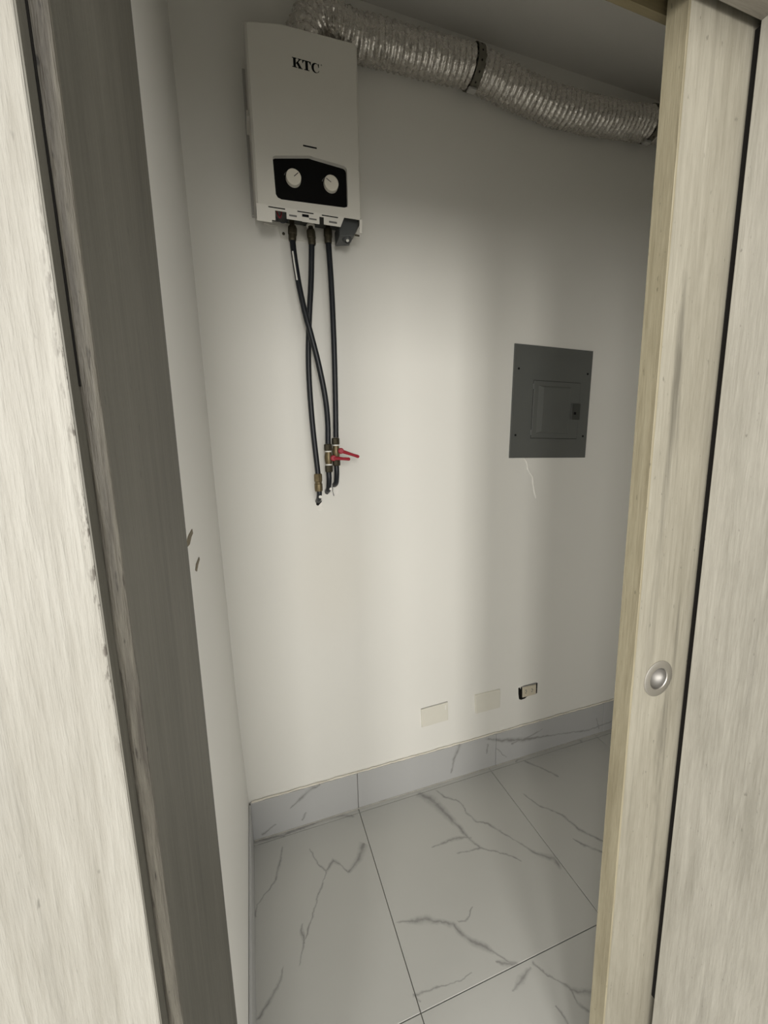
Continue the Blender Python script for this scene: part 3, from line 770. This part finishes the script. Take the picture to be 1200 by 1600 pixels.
def strap(xc, label):
    s = len_at_x(xc); c = at_len(s); t = (at_len(s + .01) - at_len(s - .01)).normalized()
    o = thing('pipe_strap', (c.x, D, c.z), label, 'strap', 'straps holding the foil duct')
    bm = bmesh.new()
    lathe(bm, [(.0532, -.0125), (.0560, -.0125), (.0560, .0125), (.0532, .0125)], c, t, 48, False)
    bd = obj('band', bm, M['strap'], o, True)
    u = t.orthogonal().normalized(); w = t.cross(u)
    bm = bmesh.new()
    for k in range(14):
        a = 2 * math.pi * k / 14
        dr = u * math.cos(a) + w * math.sin(a)
        lathe(bm, [(.0030, 0), (.0030, .0006), (0, .0006)], c + dr * .0557, dr, 8)
    tag(obj('strap_holes', bm, M['dark'], bd), 'row of dark holes', kind='stuff')
    obj('tab', B(c.x - .018, c.x + .010, c.y - .006, c.y + .012, c.z - .0635, c.z - .0555, .001, 1), M['enamel_grey'], o)
    obj('tab_anchor', B(c.x - .0125, c.x + .0125, c.y, D - .0005, c.z + .052, c.z + .0545), M['strap'], o)
    return o
strap(.765, 'perforated dark metal strap around the middle of the foil duct')
strap(1.520, 'perforated dark metal strap around the foil duct near the door edge')

# ---------------------------------------------------------------- breaker panel
bc = Vector((1.1743, 1.5775)); ba = math.radians(-1.45)
panel = thing('breaker_panel', (bc.x, D, bc.y), 'dark grey metal breaker panel with small hinged door on back wall', 'electrical panel')
def rot(pts): return [(bc.x + x * math.cos(ba) - z * math.sin(ba), bc.y + x * math.sin(ba) + z * math.cos(ba)) for x, z in pts]
def rect(x0, x1, z0, z1): return rot([(x0, z0), (x1, z0), (x1, z1), (x0, z1)])
obj('cover_plate', P(rect(-.190, .190, -.216, .217), D - .006, D - .0005, .0015, 2), M['panel'], panel)
obj('door_gap', P(rect(-.0955, .136, -.1385, .0875), D - .0064, D - .005), M['ink'], panel)
pd = obj('panel_door', P(rect(-.094, .1345, -.137, .086), D - .0085, D - .0055, .001, 1), M['panel'], panel)
bm = bmesh.new()
o4 = rect(-.073, .085, -.1165, .0675); i4 = rect(-.053, .079, -.1105, .0615)
a = [bm.verts.new((x, D - .0085, z)) for x, z in o4]; b = [bm.verts.new((x, D - .0145, z)) for x, z in i4]
bm.faces.new(b)
for k in range(4): bm.faces.new((a[k], a[(k + 1) % 4], b[(k + 1) % 4], b[k]))
bmesh.ops.bevel(bm, geom=[e for e in bm.edges if all(abs(v.co.y - (D - .0145)) < 1e-5 for v in e.verts)], offset=.0012, segments=2, affect='EDGES')
obj('raised_field', bm, M['panel'], pd)
lt = tag(obj('latch', P(rect(.0955, .1385, -.060, .004), D - .0125, D - .008, .001, 1), M['panel_dark'], pd), 'dark slide latch')
obj('latch_slot', P(rect(.106, .118, -.040, -.030), D - .0131, D - .012), M['ink'], lt)
for z in (.063, -.115): obj('hinge', P(rect(-.0985, -.0915, z - .010, z + .010), D - .0105, D - .005, .0015, 1), M['panel'], panel)
for sx, sz in ((-.1683, .1258), (.169, .1253), (-.1683, -.1265), (.1683, -.1267)):
    q = rot([(sx, sz)])[0]
    bm = bmesh.new(); lathe(bm, [(.0042, 0), (.0042, -.0012), (.0025, -.0020), (0, -.0020)], (q[0], D - .006, q[1]), (0, 1, 0), 12)
    tag(obj('screw', bm, M['ink'], panel), 'black screw')
rp = [(1.052, 1.362), (1.0600, 1.3555), (1.0665, 1.345), (1.070, 1.333), (1.0725, 1.320), (1.080, 1.308), (1.0905, 1.294), (1.098, 1.282), (1.1005, 1.262), (1.1045, 1.243), (1.1085, 1.226), (1.1155, 1.205), (1.1185, 1.198)]
bm = bmesh.new(); tube(bm, catmull([(x, D + .0002, z) for x, z in rp], 3), .0035, 8, True, lambda i, a, p: .0034 + .0022 * mnoise.noise(Vector((i * .45, 3, 1))))
tag(obj('plaster_ridge', bm, M['patch'], bpy.data.objects['wall_back'], True), 'thin crooked ridge of plaster below the grey panel')

# ---------------------------------------------------------------- outlet plates
def plate(pts, label, gap):
    cx = sum(p[0] for p in pts) / 4; cz = sum(p[1] for p in pts) / 4
    o = thing('blank_cover_plate', (cx, D, cz), label, 'wall plate', 'blank wall plates above the skirting')
    obj('plate', P(pts, D - .0075, D - .0006, .002, 2), M['ivory'], o)
    q = [(cx + (p[0] - cx) * 1.025, cz + (p[1] - cz) * 1.03 + gap) for p in pts]
    return o
p_ = plate([(.5915, .2805), (.7112, .2835), (.7098, .3653), (.5892, .3613)], 'blank cream wall plate nearest the heater, chipped at its upper right', 0)
obj('screw_notch', B(.6960, .7000, D - .0081, D - .007, .3350, .3560), M['patch'], p_)
obj('top_shadow_strip', P([(.5895, .3618), (.7098, .3658), (.7098, .3666), (.5895, .3624)], D - .004, D - .0004), M['enamel_grey'], p_)  # grey strip painting the thin shadow along the plate's top edge
plate([(.8440, .2785), (.9650, .2795), (.9632, .3655), (.8400, .3658)], 'blank cream wall plate in the middle between a plate and a bare socket', 0)
so = thing('power_outlet', (1.115, D, .325), 'bare cream power outlet without a cover in a ragged black hole', 'outlet')
random.seed(3)
hole = [(1.060, .352), (1.072, .360), (1.100, .357), (1.135, .3590), (1.158, .3605), (1.168, .357), (1.167, .325), (1.1655, .303), (1.150, .2955), (1.120, .292), (1.100, .287), (1.078, .284), (1.064, .289), (1.0605, .318)]
obj('plaster_rim', P(hole, D - .0016, D + .001), M['patch'], so)
dk = [(1.0615, .348), (1.070, .3475), (1.0725, .336), (1.0765, .3500), (1.095, .3525), (1.157, .3525), (1.164, .350), (1.1635, .300), (1.154, .297), (1.1475, .2985), (1.128, .2975), (1.108, .2945), (1.098, .288), (1.078, .2865), (1.067, .292), (1.063, .318)]
obj('wall_box', P(dk, D - .0030, D - .0014), M['dark'], so)
mo = obj('socket_module', P([(1.083, .2985), (1.1545, .2985), (1.1535, .3465), (1.0810, .3485)], D - .0075, D - .0025, .0012, 1), M['ivory_dark'], so)
for x, z in ((1.098, .332), (1.098, .318), (1.101, .325), (1.131, .331), (1.131, .318), (1.135, .325)):
    obj('contact_hole', B(x - .0022, x + .0022, D - .0080, D - .007, z - .0022, z + .0022), M['ink_grey'], mo)
for za, zb in ((.3495, .3512),):
    obj('mounting_bar', B(1.078, 1.156, D - .0055, D - .003, za, zb), M['enamel_grey'], so)
